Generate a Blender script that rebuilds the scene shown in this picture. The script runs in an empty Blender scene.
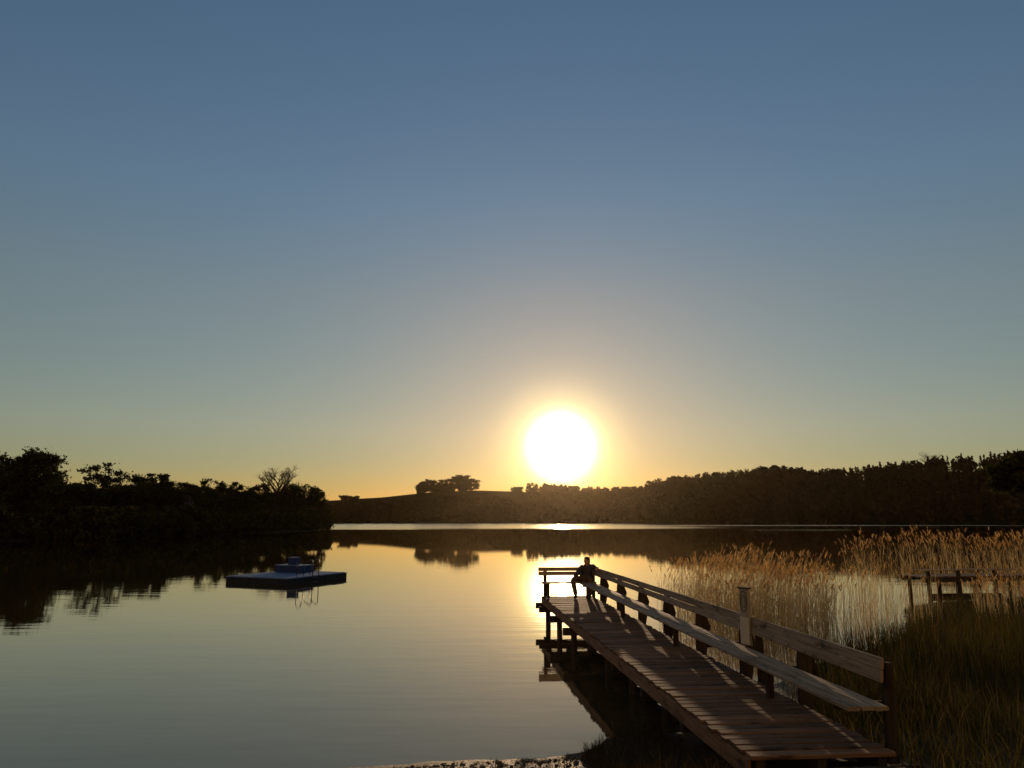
import bpy, bmesh, math, random
import numpy as np
from mathutils import Vector, Matrix
R = math.radians
rng = random.Random(7)
nrg = np.random.default_rng(11)
scene = bpy.context.scene
col = scene.collection

# ------------------------------------------------------------------ camera
CAM_H = 3.2
F = 770.0
PITCH = math.atan((518-384)/F)
cd = bpy.data.cameras.new('camera')
cam = bpy.data.objects.new('camera', cd)
col.objects.link(cam)
cd.sensor_width = 36; cd.lens = F/1024*36
cd.clip_start = 0.05; cd.clip_end = 20000
cam.location = (0, 0, CAM_H)
cam.rotation_euler = (math.pi/2+PITCH, 0, 0)
scene.camera = cam

SUN_AZ = R(3.64); SUN_EL = R(5.18)
sdir = Vector((math.sin(SUN_AZ)*math.cos(SUN_EL), math.cos(SUN_AZ)*math.cos(SUN_EL), math.sin(SUN_EL)))

# ------------------------------------------------------------------ node helpers
class NT:
    def __init__(s, tree): s.t = tree; s.n = tree.nodes; s.l = tree.links
    def add(s, typ, **kw):
        n = s.n.new(typ)
        for k, v in kw.items(): setattr(n, k, v)
        return n
    def set(s, sock, v):
        if hasattr(v, 'default_value') or hasattr(v, 'is_output') : s.l.new(v, sock)
        else: sock.default_value = v
    def math(s, op, a, b=None, c=None, clamp=False):
        n = s.add('ShaderNodeMath', operation=op, use_clamp=clamp)
        s.set(n.inputs[0], a)
        if b is not None: s.set(n.inputs[1], b)
        if c is not None: s.set(n.inputs[2], c)
        return n.outputs[0]
    def vmath(s, op, a, b=None, scale=None):
        n = s.add('ShaderNodeVectorMath', operation=op)
        s.set(n.inputs[0], a)
        if b is not None: s.set(n.inputs[1], b)
        if scale is not None: s.set(n.inputs['Scale'], scale)
        return n.outputs['Value'] if op in ('DOT_PRODUCT', 'LENGTH') else n.outputs['Vector']
    def noise(s, vec, scale, detail=4, rough=0.55, dim='3D'):
        n = s.add('ShaderNodeTexNoise', noise_dimensions=dim)
        if vec is not None: s.l.new(vec, n.inputs['Vector'])
        n.inputs['Scale'].default_value = scale
        n.inputs['Detail'].default_value = detail
        n.inputs['Roughness'].default_value = rough
        return n.outputs['Fac']
    def ramp(s, fac, stops, interp='LINEAR'):
        n = s.add('ShaderNodeValToRGB'); s.l.new(fac, n.inputs[0])
        cr = n.color_ramp; cr.interpolation = interp
        while len(cr.elements) < len(stops): cr.elements.new(0.5)
        for e, (p, c) in zip(cr.elements, stops):
            e.position = p; e.color = (*c, 1) if len(c) == 3 else c
        return n.outputs[0]
    def mix(s, fac, a, b, blend='MIX'):
        n = s.add('ShaderNodeMix', data_type='RGBA', blend_type=blend)
        s.set(n.inputs[0], fac)
        for sock, v in ((n.inputs[6], a), (n.inputs[7], b)):
            if isinstance(v, tuple): sock.default_value = (*v, 1) if len(v) == 3 else v
            else: s.l.new(v, sock)
        return n.outputs[2]
    def mrange(s, v, a, b, c=0.0, d=1.0, smooth=True):
        n = s.add('ShaderNodeMapRange', interpolation_type='SMOOTHSTEP' if smooth else 'LINEAR')
        s.l.new(v, n.inputs[0])
        for i, x in enumerate((a, b, c, d)): n.inputs[i+1].default_value = x
        return n.outputs[0]
    def mapping(s, vec, scale=(1, 1, 1), rot=(0, 0, 0), loc=(0, 0, 0)):
        n = s.add('ShaderNodeMapping'); s.l.new(vec, n.inputs[0])
        n.inputs['Scale'].default_value = scale; n.inputs['Rotation'].default_value = rot
        n.inputs['Location'].default_value = loc
        return n.outputs[0]

def new_mat(name):
    m = bpy.data.materials.new(name); m.use_nodes = True
    t = NT(m.node_tree)
    p = m.node_tree.nodes['Principled BSDF']
    return m, t, p

def bump(t, p, height, strength=0.3, dist=0.01):
    b = t.add('ShaderNodeBump'); b.inputs['Strength'].default_value = strength
    b.inputs['Distance'].default_value = dist
    t.l.new(height, b.inputs['Height']); t.l.new(b.outputs[0], p.inputs['Normal'])

def wood_mat(name, dark, mid, light, rough=0.75, tint=0.25):
    m, t, p = new_mat(name)
    uv = t.add('ShaderNodeUVMap').outputs[0]
    at = t.add('ShaderNodeAttribute', attribute_name='rnd').outputs['Fac']
    g1 = t.noise(t.mapping(uv, (1.3, 38, 1)), 1.0, 6, 0.6)
    g2 = t.noise(t.mapping(uv, (0.7, 5, 1)), 1.0, 5, 0.6)
    st = t.noise(t.mapping(uv, (2.2, 4.5, 1), loc=(9, 3, 0)), 1.0, 5, 0.65)
    f = t.math('ADD', t.math('MULTIPLY', g1, 0.55), t.math('MULTIPLY', g2, 0.45))
    c = t.ramp(f, [(0.3, dark), (0.5, mid), (0.7, light)])
    c = t.mix(t.mrange(st, 0.52, 0.7), c, tuple(x*0.55 for x in dark))
    br = t.math('ADD', t.math('MULTIPLY', at, tint*2), 1-tint)
    c = t.mix(1.0, c, t.vmath('SCALE', (1, 1, 1), scale=br), 'MULTIPLY')
    t.l.new(c, p.inputs['Base Color'])
    t.l.new(t.mrange(g1, 0.3, 0.75, rough+0.15, rough-0.12), p.inputs['Roughness'])
    p.inputs['Specular IOR Level'].default_value = 0.2
    bump(t, p, t.math('ADD', g1, t.math('MULTIPLY', st, 0.4)), 0.7, 0.007)
    return m

def plain_mat(name, c, rough=0.6, var=0.25, scale=6, metal=0.0):
    m, t, p = new_mat(name)
    v = t.add('ShaderNodeTexCoord').outputs['Object']
    n = t.noise(v, scale, 5, 0.6)
    k = t.ramp(n, [(0.3, tuple(x*(1-var) for x in c)), (0.7, tuple(min(1, x*(1+var)) for x in c))])
    t.l.new(k, p.inputs['Base Color'])
    p.inputs['Roughness'].default_value = rough
    p.inputs['Metallic'].default_value = metal
    p.inputs['Specular IOR Level'].default_value = 0.25
    bump(t, p, t.noise(v, scale*6, 3), 0.15, 0.004)
    return m

def leaf_mat(name, stops, transl=0.4, rough=0.6):
    """blade/leaf: colour varies per blade by the stored 'rnd' value, part of the light passes through"""
    m, t, p = new_mat(name)
    at = t.add('ShaderNodeAttribute', attribute_name='rnd').outputs['Fac']
    c = t.ramp(at, stops)
    d = t.add('ShaderNodeBsdfDiffuse'); t.l.new(c, d.inputs[0])
    tr = t.add('ShaderNodeBsdfTranslucent')
    hs = t.add('ShaderNodeHueSaturation'); hs.inputs['Saturation'].default_value = 1.15
    hs.inputs['Value'].default_value = 1.25
    t.l.new(c, hs.inputs['Color']); t.l.new(hs.outputs[0], tr.inputs[0])
    mx = t.add('ShaderNodeMixShader'); mx.inputs[0].default_value = transl
    t.l.new(d.outputs[0], mx.inputs[1]); t.l.new(tr.outputs[0], mx.inputs[2])
    t.n.remove(p)
    out = [n for n in t.n if n.type == 'OUTPUT_MATERIAL'][0]
    t.l.new(mx.outputs[0], out.inputs[0])
    return m

M = {}
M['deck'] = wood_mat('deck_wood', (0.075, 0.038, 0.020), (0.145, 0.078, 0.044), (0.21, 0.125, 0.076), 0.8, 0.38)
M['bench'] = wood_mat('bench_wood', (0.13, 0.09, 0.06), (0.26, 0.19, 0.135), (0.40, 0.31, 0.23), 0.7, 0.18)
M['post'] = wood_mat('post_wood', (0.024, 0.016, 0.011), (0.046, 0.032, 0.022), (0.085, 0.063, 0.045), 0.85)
M['sign'] = wood_mat('sign_wood', (0.20, 0.175, 0.145), (0.30, 0.27, 0.225), (0.40, 0.36, 0.30), 0.7, 0.1)
M['sign_dark'] = plain_mat('sign_dark_paint', (0.05, 0.042, 0.035), 0.7)
M['plaque'] = plain_mat('plaque_paint', (0.46, 0.43, 0.37), 0.55, 0.12, 14)
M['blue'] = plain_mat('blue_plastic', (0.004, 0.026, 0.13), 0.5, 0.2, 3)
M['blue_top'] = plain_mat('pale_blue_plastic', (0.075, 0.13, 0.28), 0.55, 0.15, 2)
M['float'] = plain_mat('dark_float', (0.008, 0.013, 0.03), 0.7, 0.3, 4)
M['steel'] = plain_mat('steel', (0.07, 0.07, 0.07), 0.4, 0.1, 8, 0.9)
M['bark'] = plain_mat('bark', (0.045, 0.034, 0.025), 0.9, 0.4, 3)
M['jacket'] = plain_mat('jacket_cloth', (0.045, 0.04, 0.045), 0.85, 0.2, 30)
M['trousers'] = plain_mat('trouser_cloth', (0.10, 0.065, 0.04), 0.85, 0.2, 30)
M['skin'] = plain_mat('skin', (0.42, 0.25, 0.17), 0.5, 0.06, 30)
M['hair'] = plain_mat('hair', (0.03, 0.02, 0.012), 0.55, 0.3, 60)
M['shoe'] = plain_mat('shoe_leather', (0.03, 0.028, 0.026), 0.6, 0.2, 20)
M['wall'] = plain_mat('pale_render', (0.50, 0.48, 0.44), 0.85, 0.1, 2)
M['roof'] = plain_mat('roof_tile', (0.06, 0.035, 0.027), 0.85, 0.2, 5)
M['glass'] = plain_mat('window_glass', (0.02, 0.022, 0.025), 0.1, 0.1, 2)
M['white'] = plain_mat('white_paint', (0.75, 0.74, 0.70), 0.55, 0.08, 5)
M['stone'] = plain_mat('stone', (0.10, 0.08, 0.06), 0.95, 0.3, 6)
M['leaf'] = leaf_mat('tree_leaf', [(0, (0.022, 0.022, 0.009)), (0.5, (0.036, 0.037, 0.014)), (1, (0.060, 0.060, 0.022))], 0.3)
M['forest'] = leaf_mat('forest_leaf', [(0, (0.036, 0.025, 0.012)), (0.5, (0.046, 0.033, 0.016)), (1, (0.064, 0.046, 0.022))], 0.05)
M['spring'] = leaf_mat('spring_leaf', [(0, (0.06, 0.06, 0.022)), (1, (0.12, 0.115, 0.045))], 0.4)
M['reed'] = leaf_mat('dry_reed', [(0, (0.24, 0.17, 0.09)), (0.5, (0.42, 0.32, 0.18)), (1, (0.58, 0.47, 0.29))], 0.4)
M['plume'] = leaf_mat('reed_plume', [(0, (0.25, 0.15, 0.07)), (0.5, (0.40, 0.26, 0.13)), (1, (0.58, 0.42, 0.22))], 0.7)
M['sedge'] = leaf_mat('green_blade', [(0, (0.036, 0.028, 0.010)), (0.45, (0.052, 0.044, 0.014)), (0.65, (0.07, 0.062, 0.018)), (0.75, (0.10, 0.07, 0.032)), (1, (0.17, 0.12, 0.055))], 0.35)
M['brush'] = leaf_mat('dry_brush', [(0, (0.03, 0.022, 0.011)), (0.6, (0.06, 0.04, 0.02)), (1, (0.11, 0.075, 0.04))], 0.3)
M['litter'] = leaf_mat('dry_litter', [(0, (0.05, 0.032, 0.018)), (0.7, (0.09, 0.058, 0.032)), (1, (0.22, 0.15, 0.08))], 0.25)

# ------------------------------------------------------------------ mesh builder
def tag(o, label=None, cat=None, group=None, kind=None):
    if label: o['label'] = label
    if cat: o['category'] = cat
    if group: o['group'] = group
    if kind: o['kind'] = kind
    return o

def empty(name, loc, label, cat, group=None, rz=0.0):
    o = bpy.data.objects.new(name, None); col.objects.link(o)
    o.location = loc; o.rotation_euler = (0, 0, rz); o.empty_display_size = 0.3
    return tag(o, label, cat, group)

class MB:
    def __init__(s): s.v = []; s.f = []; s.uv = []; s.r = []
    def quadface(s, pts, uvs, r):
        i = len(s.v); s.v.extend(pts); s.f.append(tuple(range(i, i+len(pts)))); s.uv.append(uvs); s.r.append(r)
    def beam(s, p0, p1, w, t, up=(0, 0, 1), ch=0.004, r=None, taper=1.0, jit=0.0):
        """a sawn board from p0 to p1: w across, t along 'up', chamfered edges; UV u runs along the grain"""
        p0 = Vector(p0); p1 = Vector(p1); d = (p1-p0); L = d.length; d.normalize()
        up = Vector(up); side = d.cross(up).normalized(); up = side.cross(d).normalized()
        r = rng.random() if r is None else r
        ou, ov = rng.random()*50, rng.random()*50
        def ring(p, k):
            a, b = w/2*k, t/2*k; c = min(ch, a*.4, b*.4)
            o = [(-a+c, -b), (a-c, -b), (a, -b+c), (a, b-c), (a-c, b), (-a+c, b), (-a, b-c), (-a, -b+c)]
            return [p+side*(x+jit*(rng.random()-.5))+up*(y+jit*(rng.random()-.5)) for x, y in o]
        per = [0, w, w+.005, w+t, w+t+.005, 2*w+t, 2*w+t+.005, 2*w+2*t, 2*w+2*t+.005]
        n = max(1, int(L/0.8)) if jit else 1
        rings = [ring(p0+d*(L*i/n), 1+(taper-1)*i/n) for i in range(n+1)]
        for k in range(n):
            A, B = rings[k], rings[k+1]
            for i in range(8):
                j = (i+1) % 8
                u0, u1 = ou+L*k/n, ou+L*(k+1)/n
                s.quadface([A[i], A[j], B[j], B[i]], [(u0, ov+per[i]), (u0, ov+per[i+1]), (u1, ov+per[i+1]), (u1, ov+per[i])], r)
        s.quadface(list(reversed(rings[0])), [(ou+.3*k, ov) for k in range(8)], r*.7)
        s.quadface(rings[-1], [(ou+.3*k, ov) for k in range(8)], r*.7)
    def tube(s, pts, rad, n=8, r=None):
        r = rng.random() if r is None else r
        pts = [Vector(p) for p in pts]
        rad = rad if isinstance(rad, (list, tuple)) else [rad]*len(pts)
        rings = []; L = 0; prev = None
        ou = rng.random()*20
        for i, p in enumerate(pts):
            d = (pts[min(i+1, len(pts)-1)]-pts[max(i-1, 0)]).normalized()
            ref = Vector((0, 0, 1)) if abs(d.z) < .95 else Vector((1, 0, 0))
            a = d.cross(ref).normalized(); b = a.cross(d).normalized()
            if prev is not None: L += (p-prev).length
            prev = p
            rings.append((L, [p+a*(math.cos(q)*rad[i])+b*(math.sin(q)*rad[i]) for q in [2*math.pi*k/n for k in range(n)]]))
        for (l0, A), (l1, B) in zip(rings, rings[1:]):
            for k in range(n):
                j = (k+1) % n
                s.quadface([A[k], B[k], B[j], A[j]], [(ou+l0, k*.1), (ou+l1, k*.1), (ou+l1, k*.1+.1), (ou+l0, k*.1+.1)], r)
        s.quadface(rings[0][1], [(0, 0)]*n, r); s.quadface(list(reversed(rings[-1][1])), [(0, 0)]*n, r)
    def slab(s, corners, z0, z1, r=None):
        r = rng.random() if r is None else r
        n = len(corners)
        A = [Vector((x, y, z0)) for x, y in corners]; B = [Vector((x, y, z1)) for x, y in corners]
        s.quadface(list(reversed(A)), [(p.x, p.y) for p in reversed(A)], r)
        s.quadface(B, [(p.x, p.y) for p in B], r)
        for i in range(n):
            j = (i+1) % n
            s.quadface([A[i], A[j], B[j], B[i]], [(A[i].x+A[i].y, z0), (A[j].x+A[j].y, z0), (A[j].x+A[j].y, z1), (A[i].x+A[i].y, z1)], r)
    def plate(s, pts, nrm, th, r=None):
        """a flat board: outline pts (3-D, planar), thickness th along nrm"""
        r = rng.random() if r is None else r
        nrm = Vector(nrm).normalized()*th/2
        A = [Vector(p)-nrm for p in pts]; B = [Vector(p)+nrm for p in pts]; n = len(A)
        o = rng.random()*40
        f = lambda p: (p.z*1.0+o, (p.x+p.y)+o)
        s.quadface(list(reversed(A)), [f(p) for p in reversed(A)], r); s.quadface(B, [f(p) for p in B], r)
        for i in range(n):
            j = (i+1) % n
            s.quadface([A[i], A[j], B[j], B[i]], [f(p) for p in (A[i], A[j], B[j], B[i])], r)
    def build(s, name, mat, parent=None, smooth=False, fix=True):
        me = bpy.data.meshes.new(name)
        key, vs_, ix = {}, [], []
        for v in s.v:
            k = (round(v[0], 4), round(v[1], 4), round(v[2], 4))
            if k not in key: key[k] = len(vs_); vs_.append(tuple(v))
            ix.append(key[k])
        fs_, us_, rs_ = [], [], []
        for f_, u_, r_ in zip(s.f, s.uv, s.r):
            g = [ix[i] for i in f_]
            if len(set(g)) == len(g): fs_.append(g); us_.append(u_); rs_.append(r_)
        s.f, s.uv, s.r = fs_, us_, rs_
        me.from_pydata(vs_, [], s.f)
        uv = me.uv_layers.new(name='UVMap')
        uv.data.foreach_set('uv', np.array([c for f in s.uv for c in f], np.float32).ravel())
        at = me.attributes.new('rnd', 'FLOAT', 'FACE')
        at.data.foreach_set('value', np.array(s.r, np.float32))
        if fix:
            bm = bmesh.new(); bm.from_mesh(me)
            bmesh.ops.recalc_face_normals(bm, faces=bm.faces); bm.to_mesh(me); bm.free()
        if smooth: me.polygons.foreach_set('use_smooth', [True]*len(me.polygons))
        return link(name, me, mat, parent)

def link(name, me, mat, parent=None):
    me.materials.append(mat)
    o = bpy.data.objects.new(name, me); col.objects.link(o)
    if parent is not None: o.parent = parent
    return o

def np_mesh(name, V, Q, rnd, mat, parent=None):
    """fast mesh from arrays: V (n,3), Q list of (faces (m,k)), rnd per face"""
    me = bpy.data.meshes.new(name)
    nf = sum(len(q) for q in Q); nl = sum(q.size for q in Q)
    me.vertices.add(len(V)); me.vertices.foreach_set('co', np.asarray(V, np.float32).ravel())
    me.loops.add(nl); me.loops.foreach_set('vertex_index', np.concatenate([q.ravel() for q in Q]).astype(np.int32))
    tot = np.concatenate([np.full(len(q), q.shape[1], np.int32) for q in Q])
    st = np.concatenate([[0], np.cumsum(tot)[:-1]]).astype(np.int32)
    me.polygons.add(nf); me.polygons.foreach_set('loop_start', st); me.polygons.foreach_set('loop_total', tot)
    at = me.attributes.new('rnd', 'FLOAT', 'FACE'); at.data.foreach_set('value', np.asarray(rnd, np.float32))
    me.update(calc_edges=True); me.validate()
    return link(name, me, mat, parent)

# ------------------------------------------------------------------ sky and sun
w = bpy.data.worlds.new('World'); scene.world = w; w.use_nodes = True
t = NT(w.node_tree)
bg = w.node_tree.nodes['Background']
sky = t.add('ShaderNodeTexSky', sky_type='NISHITA', sun_disc=False)
sky.sun_elevation = SUN_EL; sky.sun_rotation = SUN_AZ
sky.altitude = 100; sky.air_density = 1.0; sky.dust_density = 0.1; sky.ozone_density = 3.0
SKY_STRENGTH = 0.08
gen = t.vmath('NORMALIZE', t.add('ShaderNodeTexCoord').outputs['Generated'])
ang = t.math('ARCCOSINE', t.math('MINIMUM', t.vmath('DOT_PRODUCT', gen, tuple(sdir)), 0.999999))
deg = t.math('MULTIPLY', ang, 180/math.pi)
def glow(c, amp, width, power=1.0):
    e = t.math('EXPONENT', t.math('MULTIPLY', t.math('POWER', t.math('DIVIDE', deg, width), power), -1.0))
    return t.vmath('SCALE', c, scale=t.math('MULTIPLY', e, amp/SKY_STRENGTH))
# the sun's disc and aureole, bright in the sky round the sun's direction
aur = t.vmath('ADD', glow((1.0, 0.88, 0.6), 8.0, 1.85, 2.7), glow((1.0, 0.74, 0.26), 1.05, 3.45, 2.2))
aur = t.vmath('ADD', aur, glow((1.0, 0.55, 0.2), 0.19, 7.0, 1.2))
# evening air by elevation: warmer at the horizon, unseen zenith boosted to light the foreground
sz = t.add('ShaderNodeSeparateXYZ'); t.l.new(gen, sz.inputs[0])
elev = t.math('MULTIPLY', t.math('ARCSINE', sz.outputs[2]), 180/math.pi)
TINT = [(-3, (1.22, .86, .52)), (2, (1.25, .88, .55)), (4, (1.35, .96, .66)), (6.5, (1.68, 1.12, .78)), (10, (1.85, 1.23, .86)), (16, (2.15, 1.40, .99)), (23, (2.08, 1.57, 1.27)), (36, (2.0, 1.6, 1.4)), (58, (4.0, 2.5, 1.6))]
anti = t.mix(t.mrange(sz.outputs[1], -.05, -.7), (1, 1, 1), (3.6, 1.55, .55))   # added warmth in the unseen sky behind the camera, lights the foreground
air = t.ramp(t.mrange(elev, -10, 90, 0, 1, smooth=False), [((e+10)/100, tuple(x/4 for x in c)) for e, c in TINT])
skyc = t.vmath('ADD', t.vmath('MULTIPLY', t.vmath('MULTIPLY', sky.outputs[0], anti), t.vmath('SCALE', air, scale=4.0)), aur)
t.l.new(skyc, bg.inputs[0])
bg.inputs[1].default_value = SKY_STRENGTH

sl = bpy.data.lights.new('sun', 'SUN'); so = bpy.data.objects.new('sun', sl); col.objects.link(so)
sl.energy = 2.7; sl.angle = R(0.53); sl.color = (1.0, 0.68, 0.40)
so.rotation_euler = (-sdir).to_track_quat('-Z', 'Y').to_euler()
so.location = (30, 400, 60)

# ------------------------------------------------------------------ water
wm, t, p = new_mat('lake_water')
geo = t.add('ShaderNodeNewGeometry').outputs['Position']
sx = t.add('ShaderNodeSeparateXYZ'); t.l.new(geo, sx.inputs[0]); X, Y = sx.outputs[0], sx.outputs[1]
wob = t.noise(t.mapping(geo, (0.012, 0.03, 1)), 1.0, 4, 0.6)
wob2 = t.noise(t.mapping(geo, (0.05, 0.16, 1)), 1.0, 3, 0.6)
def band(axis_lo, axis_hi, soft, x0, x1, xs, amp=0.5):
    yy = t.math('ADD', Y, t.math('MULTIPLY', t.math('SUBTRACT', wob, 0.5), (axis_hi-axis_lo)*amp))
    a = t.mrange(yy, axis_lo-soft, axis_lo+soft); b = t.mrange(yy, axis_hi+soft, axis_hi-soft)
    c = t.mrange(X, x0-xs, x0+xs); d = t.mrange(X, x1+xs, x1-xs)
    return t.math('MULTIPLY', t.math('MULTIPLY', a, b), t.math('MULTIPLY', c, d))
bands = band(232, 474, 26, -160, 80, 35, .45)
bands = t.math('MAXIMUM', bands, band(318, 366, 5, -60, 240, 20, .9))
bands = t.math('MAXIMUM', bands, t.math('MULTIPLY', band(205, 216, 4, 60, 96, 8, 1.2), 0.8))
bands = t.math('MAXIMUM', bands, t.math('MULTIPLY', band(78.5, 81.5, .8, -80, -42, 4, 1.0), 0.55))
rough = t.math('ADD', t.math('MULTIPLY', bands, 0.20), 0.028)
dist = t.vmath('LENGTH', geo)
fade = t.mrange(dist, 12, 90, 1.0, 0.16)
r1 = t.noise(t.mapping(geo, (0.9, 3.2, 1), rot=(0, 0, 0.08)), 1.0, 4, 0.5)
r2 = t.noise(t.mapping(geo, (0.25, 0.9, 1), rot=(0, 0, -0.1)), 1.0, 2, 0.5)
r3 = t.noise(t.mapping(geo, (2.0, 5.0, 1)), 1.0, 2, 0.5)
hgt = t.math('ADD', t.math('MULTIPLY', r1, 0.0022), t.math('MULTIPLY', r2, 0.006))
hgt = t.math('ADD', hgt, t.math('MULTIPLY', t.math('MULTIPLY', r3, bands), 0.05))
b = t.add('ShaderNodeBump'); b.inputs['Distance'].default_value = 1.0
t.l.new(t.math('MULTIPLY', fade, 0.8), b.inputs['Strength'])
t.l.new(hgt, b.inputs['Height'])
gl = t.add('ShaderNodeBsdfGlossy', distribution='BECKMANN'); gl.inputs['Color'].default_value = (1.0, .91, .76, 1)
t.l.new(rough, gl.inputs['Roughness']); t.l.new(b.outputs[0], gl.inputs['Normal'])
df = t.add('ShaderNodeBsdfDiffuse'); df.inputs['Color'].default_value = (.075, .05, .02, 1)
fr = t.add('ShaderNodeFresnel'); fr.inputs['IOR'].default_value = 1.333; t.l.new(b.outputs[0], fr.inputs['Normal'])
refl = t.math('SUBTRACT', 1.0, t.math('POWER', t.math('SUBTRACT', 1.0, fr.outputs[0]), 2.1))
mx = t.add('ShaderNodeMixShader'); t.l.new(refl, mx.inputs[0]); t.l.new(df.outputs[0], mx.inputs[1]); t.l.new(gl.outputs[0], mx.inputs[2])
t.n.remove(p); t.l.new(mx.outputs[0], [n for n in t.n if n.type == 'OUTPUT_MATERIAL'][0].inputs[0])
mb = MB()
mb.quadface([Vector(v) for v in ((-1200, -60, 0), (1200, -60, 0), (1200, 1160, 0), (-1200, 1160, 0))], [(0, 0)]*4, .5)
tag(mb.build('lake_water', wm, fix=False), kind='structure')

# ------------------------------------------------------------------ near bank (terrain)
SHORE = [(-60, -14), (-30, 1), (-14, 7.0), (-6, 9.6), (-2.4, 10.6), (-1.1, 10.95), (0.4, 11.1), (1.1, 11.5), (1.5, 12.2), (2.6, 12.5), (3.6, 13.2),
         (4.6, 15.0), (6.0, 17.2), (8.5, 19.6), (10.8, 22.0), (13, 26.5), (15.2, 30.0), (18, 31.6), (22, 33.2), (27, 36.5), (33, 44), (37, 55), (42, 66), (50, 76), (70, 100), (100, 135), (160, 190)]
SA = np.array(SHORE, float)
def shore_dist(x, y):
    """signed distance to the waterline polyline, positive on land (numpy)"""
    x = np.asarray(x, float); y = np.asarray(y, float)
    best = np.full(x.shape, 1e9); sg = np.ones(x.shape)
    for (x0, y0), (x1, y1) in zip(SA[:-1], SA[1:]):
        dx, dy = x1-x0, y1-y0; L2 = dx*dx+dy*dy
        u = np.clip(((x-x0)*dx+(y-y0)*dy)/L2, 0, 1)
        d = np.hypot(x-x0-u*dx, y-y0-u*dy)
        cr = dx*(y-y0)-dy*(x-x0)
        m = d < best
        best = np.where(m, d, best); sg = np.where(m, np.where(cr < 0, 1.0, -1.0), sg)
    return best*sg
def vnoise(x, y, seed=0):
    """smooth value noise"""
    x = np.asarray(x, float); y = np.asarray(y, float)
    xi = np.floor(x); yi = np.floor(y); fx = x-xi; fy = y-yi
    fx = fx*fx*(3-2*fx); fy = fy*fy*(3-2*fy)
    def h(a, b):
        q = np.sin(a*127.1+b*311.7+seed*74.7)*43758.5453
        return q-np.floor(q)
    return (h(xi, yi)*(1-fx)+h(xi+1, yi)*fx)*(1-fy)+(h(xi, yi+1)*(1-fx)+h(xi+1, yi+1)*fx)*fy
def bank_z(x, y):
    s = shore_dist(x, y)
    z = np.interp(s, [-6, -1.5, 0, 1.2, 2.5, 4.5, 8, 12, 60], [-1.2, -.3, 0.0, .15, .36, .62, 1.1, 1.6, 2.3])
    z = np.where(z > 0, z*np.interp(x, [7, 12], [1, .5]), z)
    z = z + .24*np.exp(-((x-3.05)**2/1.6+(y-7.9)**2/.9))
    return z + (vnoise(x*1.3, y*1.3)-.5)*.09*np.clip(s/1.5+.25, 0.25, 1) + (vnoise(x*5, y*5, 3)-.5)*.035*np.clip(s+.5, 0.2, 1)
def grid(name, xs, ys, zf, mat):
    gx, gy = np.meshgrid(xs, ys); gz = zf(gx, gy)
    V = np.stack([gx, gy, gz], -1).reshape(-1, 3); nx, ny = len(xs), len(ys)
    i = np.arange(ny-1)[:, None]*nx+np.arange(nx-1)[None]; i = i.ravel()
    Q = np.stack([i, i+1, i+nx+1, i+nx], -1)
    o = np_mesh(name, V, [Q], np.full(len(Q), .5), mat)
    o.data.polygons.foreach_set('use_smooth', [True]*len(Q))
    return tag(o, kind='structure')
gm, t, p = new_mat('bank_earth')
geo = t.add('ShaderNodeNewGeometry').outputs['Position']
sp = t.add('ShaderNodeSeparateXYZ'); t.l.new(geo, sp.inputs[0])
n1 = t.noise(geo, 1.1, 6, 0.6); n2 = t.noise(geo, 9, 6, 0.65); n3 = t.noise(geo, 45, 4, 0.7)
f = t.math('ADD', t.math('MULTIPLY', n1, .5), t.math('MULTIPLY', n2, .5))
c = t.ramp(f, [(.35, (.024, .015, .009)), (.5, (.05, .032, .02)), (.65, (.09, .06, .038))])
c = t.mix(t.mrange(n3, .55, .7), c, (.16, .115, .075))
wet = t.mrange(t.math('ADD', sp.outputs[2], t.math('MULTIPLY', t.math('SUBTRACT', n2, .5), .08)), .34, .06)
c = t.mix(t.math('MULTIPLY', wet, .85), c, (.026, .017, .010))
t.l.new(c, p.inputs['Base Color'])
t.l.new(t.math('SUBTRACT', .92, t.math('MULTIPLY', wet, .3)), p.inputs['Roughness'])
bump(t, p, t.math('ADD', n2, t.math('MULTIPLY', n3, .5)), .8, .05)
p.inputs['Specular IOR Level'].default_value = .12
xs = np.concatenate([np.arange(-60, -10, 2.0), np.arange(-10, 14, .12), np.arange(14, 40, .8), np.arange(40, 161, 6.0)])
ys = np.concatenate([np.arange(-20, 4, 1.0), np.arange(4, 18, .12), np.arange(18, 40, .6), np.arange(40, 201, 5.0)])
grid('near_bank', xs, ys, bank_z, gm)

# ------------------------------------------------------------------ far hills and left shore terrain
CREST = [(-700, 492), (-400, 496), (-100, 503), (250, 503), (330, 501), (350, 499.5), (380, 498), (410, 494.5), (440, 491.5), (480, 490.5), (515, 491.5), (545, 493), (570, 495),
         (600, 497), (640, 496), (670, 492), (700, 488), (740, 485.5), (780, 480.5), (820, 485.5), (860, 484), (900, 481), (930, 478.5), (960, 477.5), (1000, 477.5), (1024, 475.5), (1200, 477), (1700, 480)]
CA = np.array([math.atan((x-512)/790.0) for x, y in CREST]); CE = np.array([(518-y)/790.0 for x, y in CREST])
RC = 760.0
R0 = 500.0
def hill_z(x, y):
    r = np.hypot(x, y); a = np.arctan2(x, y)
    top = CAM_H + RC*np.interp(a, CA, CE)
    s = np.clip((r-R0)/(RC-R0), 0, 1)
    prof = s*s*(3-2*s)*.75+s*.25
    z = -0.6+prof*(top+.6)
    z = np.where(r > RC, top-(r-RC)*.05, z)
    z = np.where(r < R0, -0.6-(R0-r)*.02, z)
    bumpy = (vnoise(x/60, y/60, 5)-.5)*5*np.clip((r-R0-20)/100, 0, 1)*np.clip((RC-r)/80, 0, 1)
    return z+bumpy
hm, t, p = new_mat('hill_meadow')
geo = t.add('ShaderNodeNewGeometry').outputs['Position']
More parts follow.
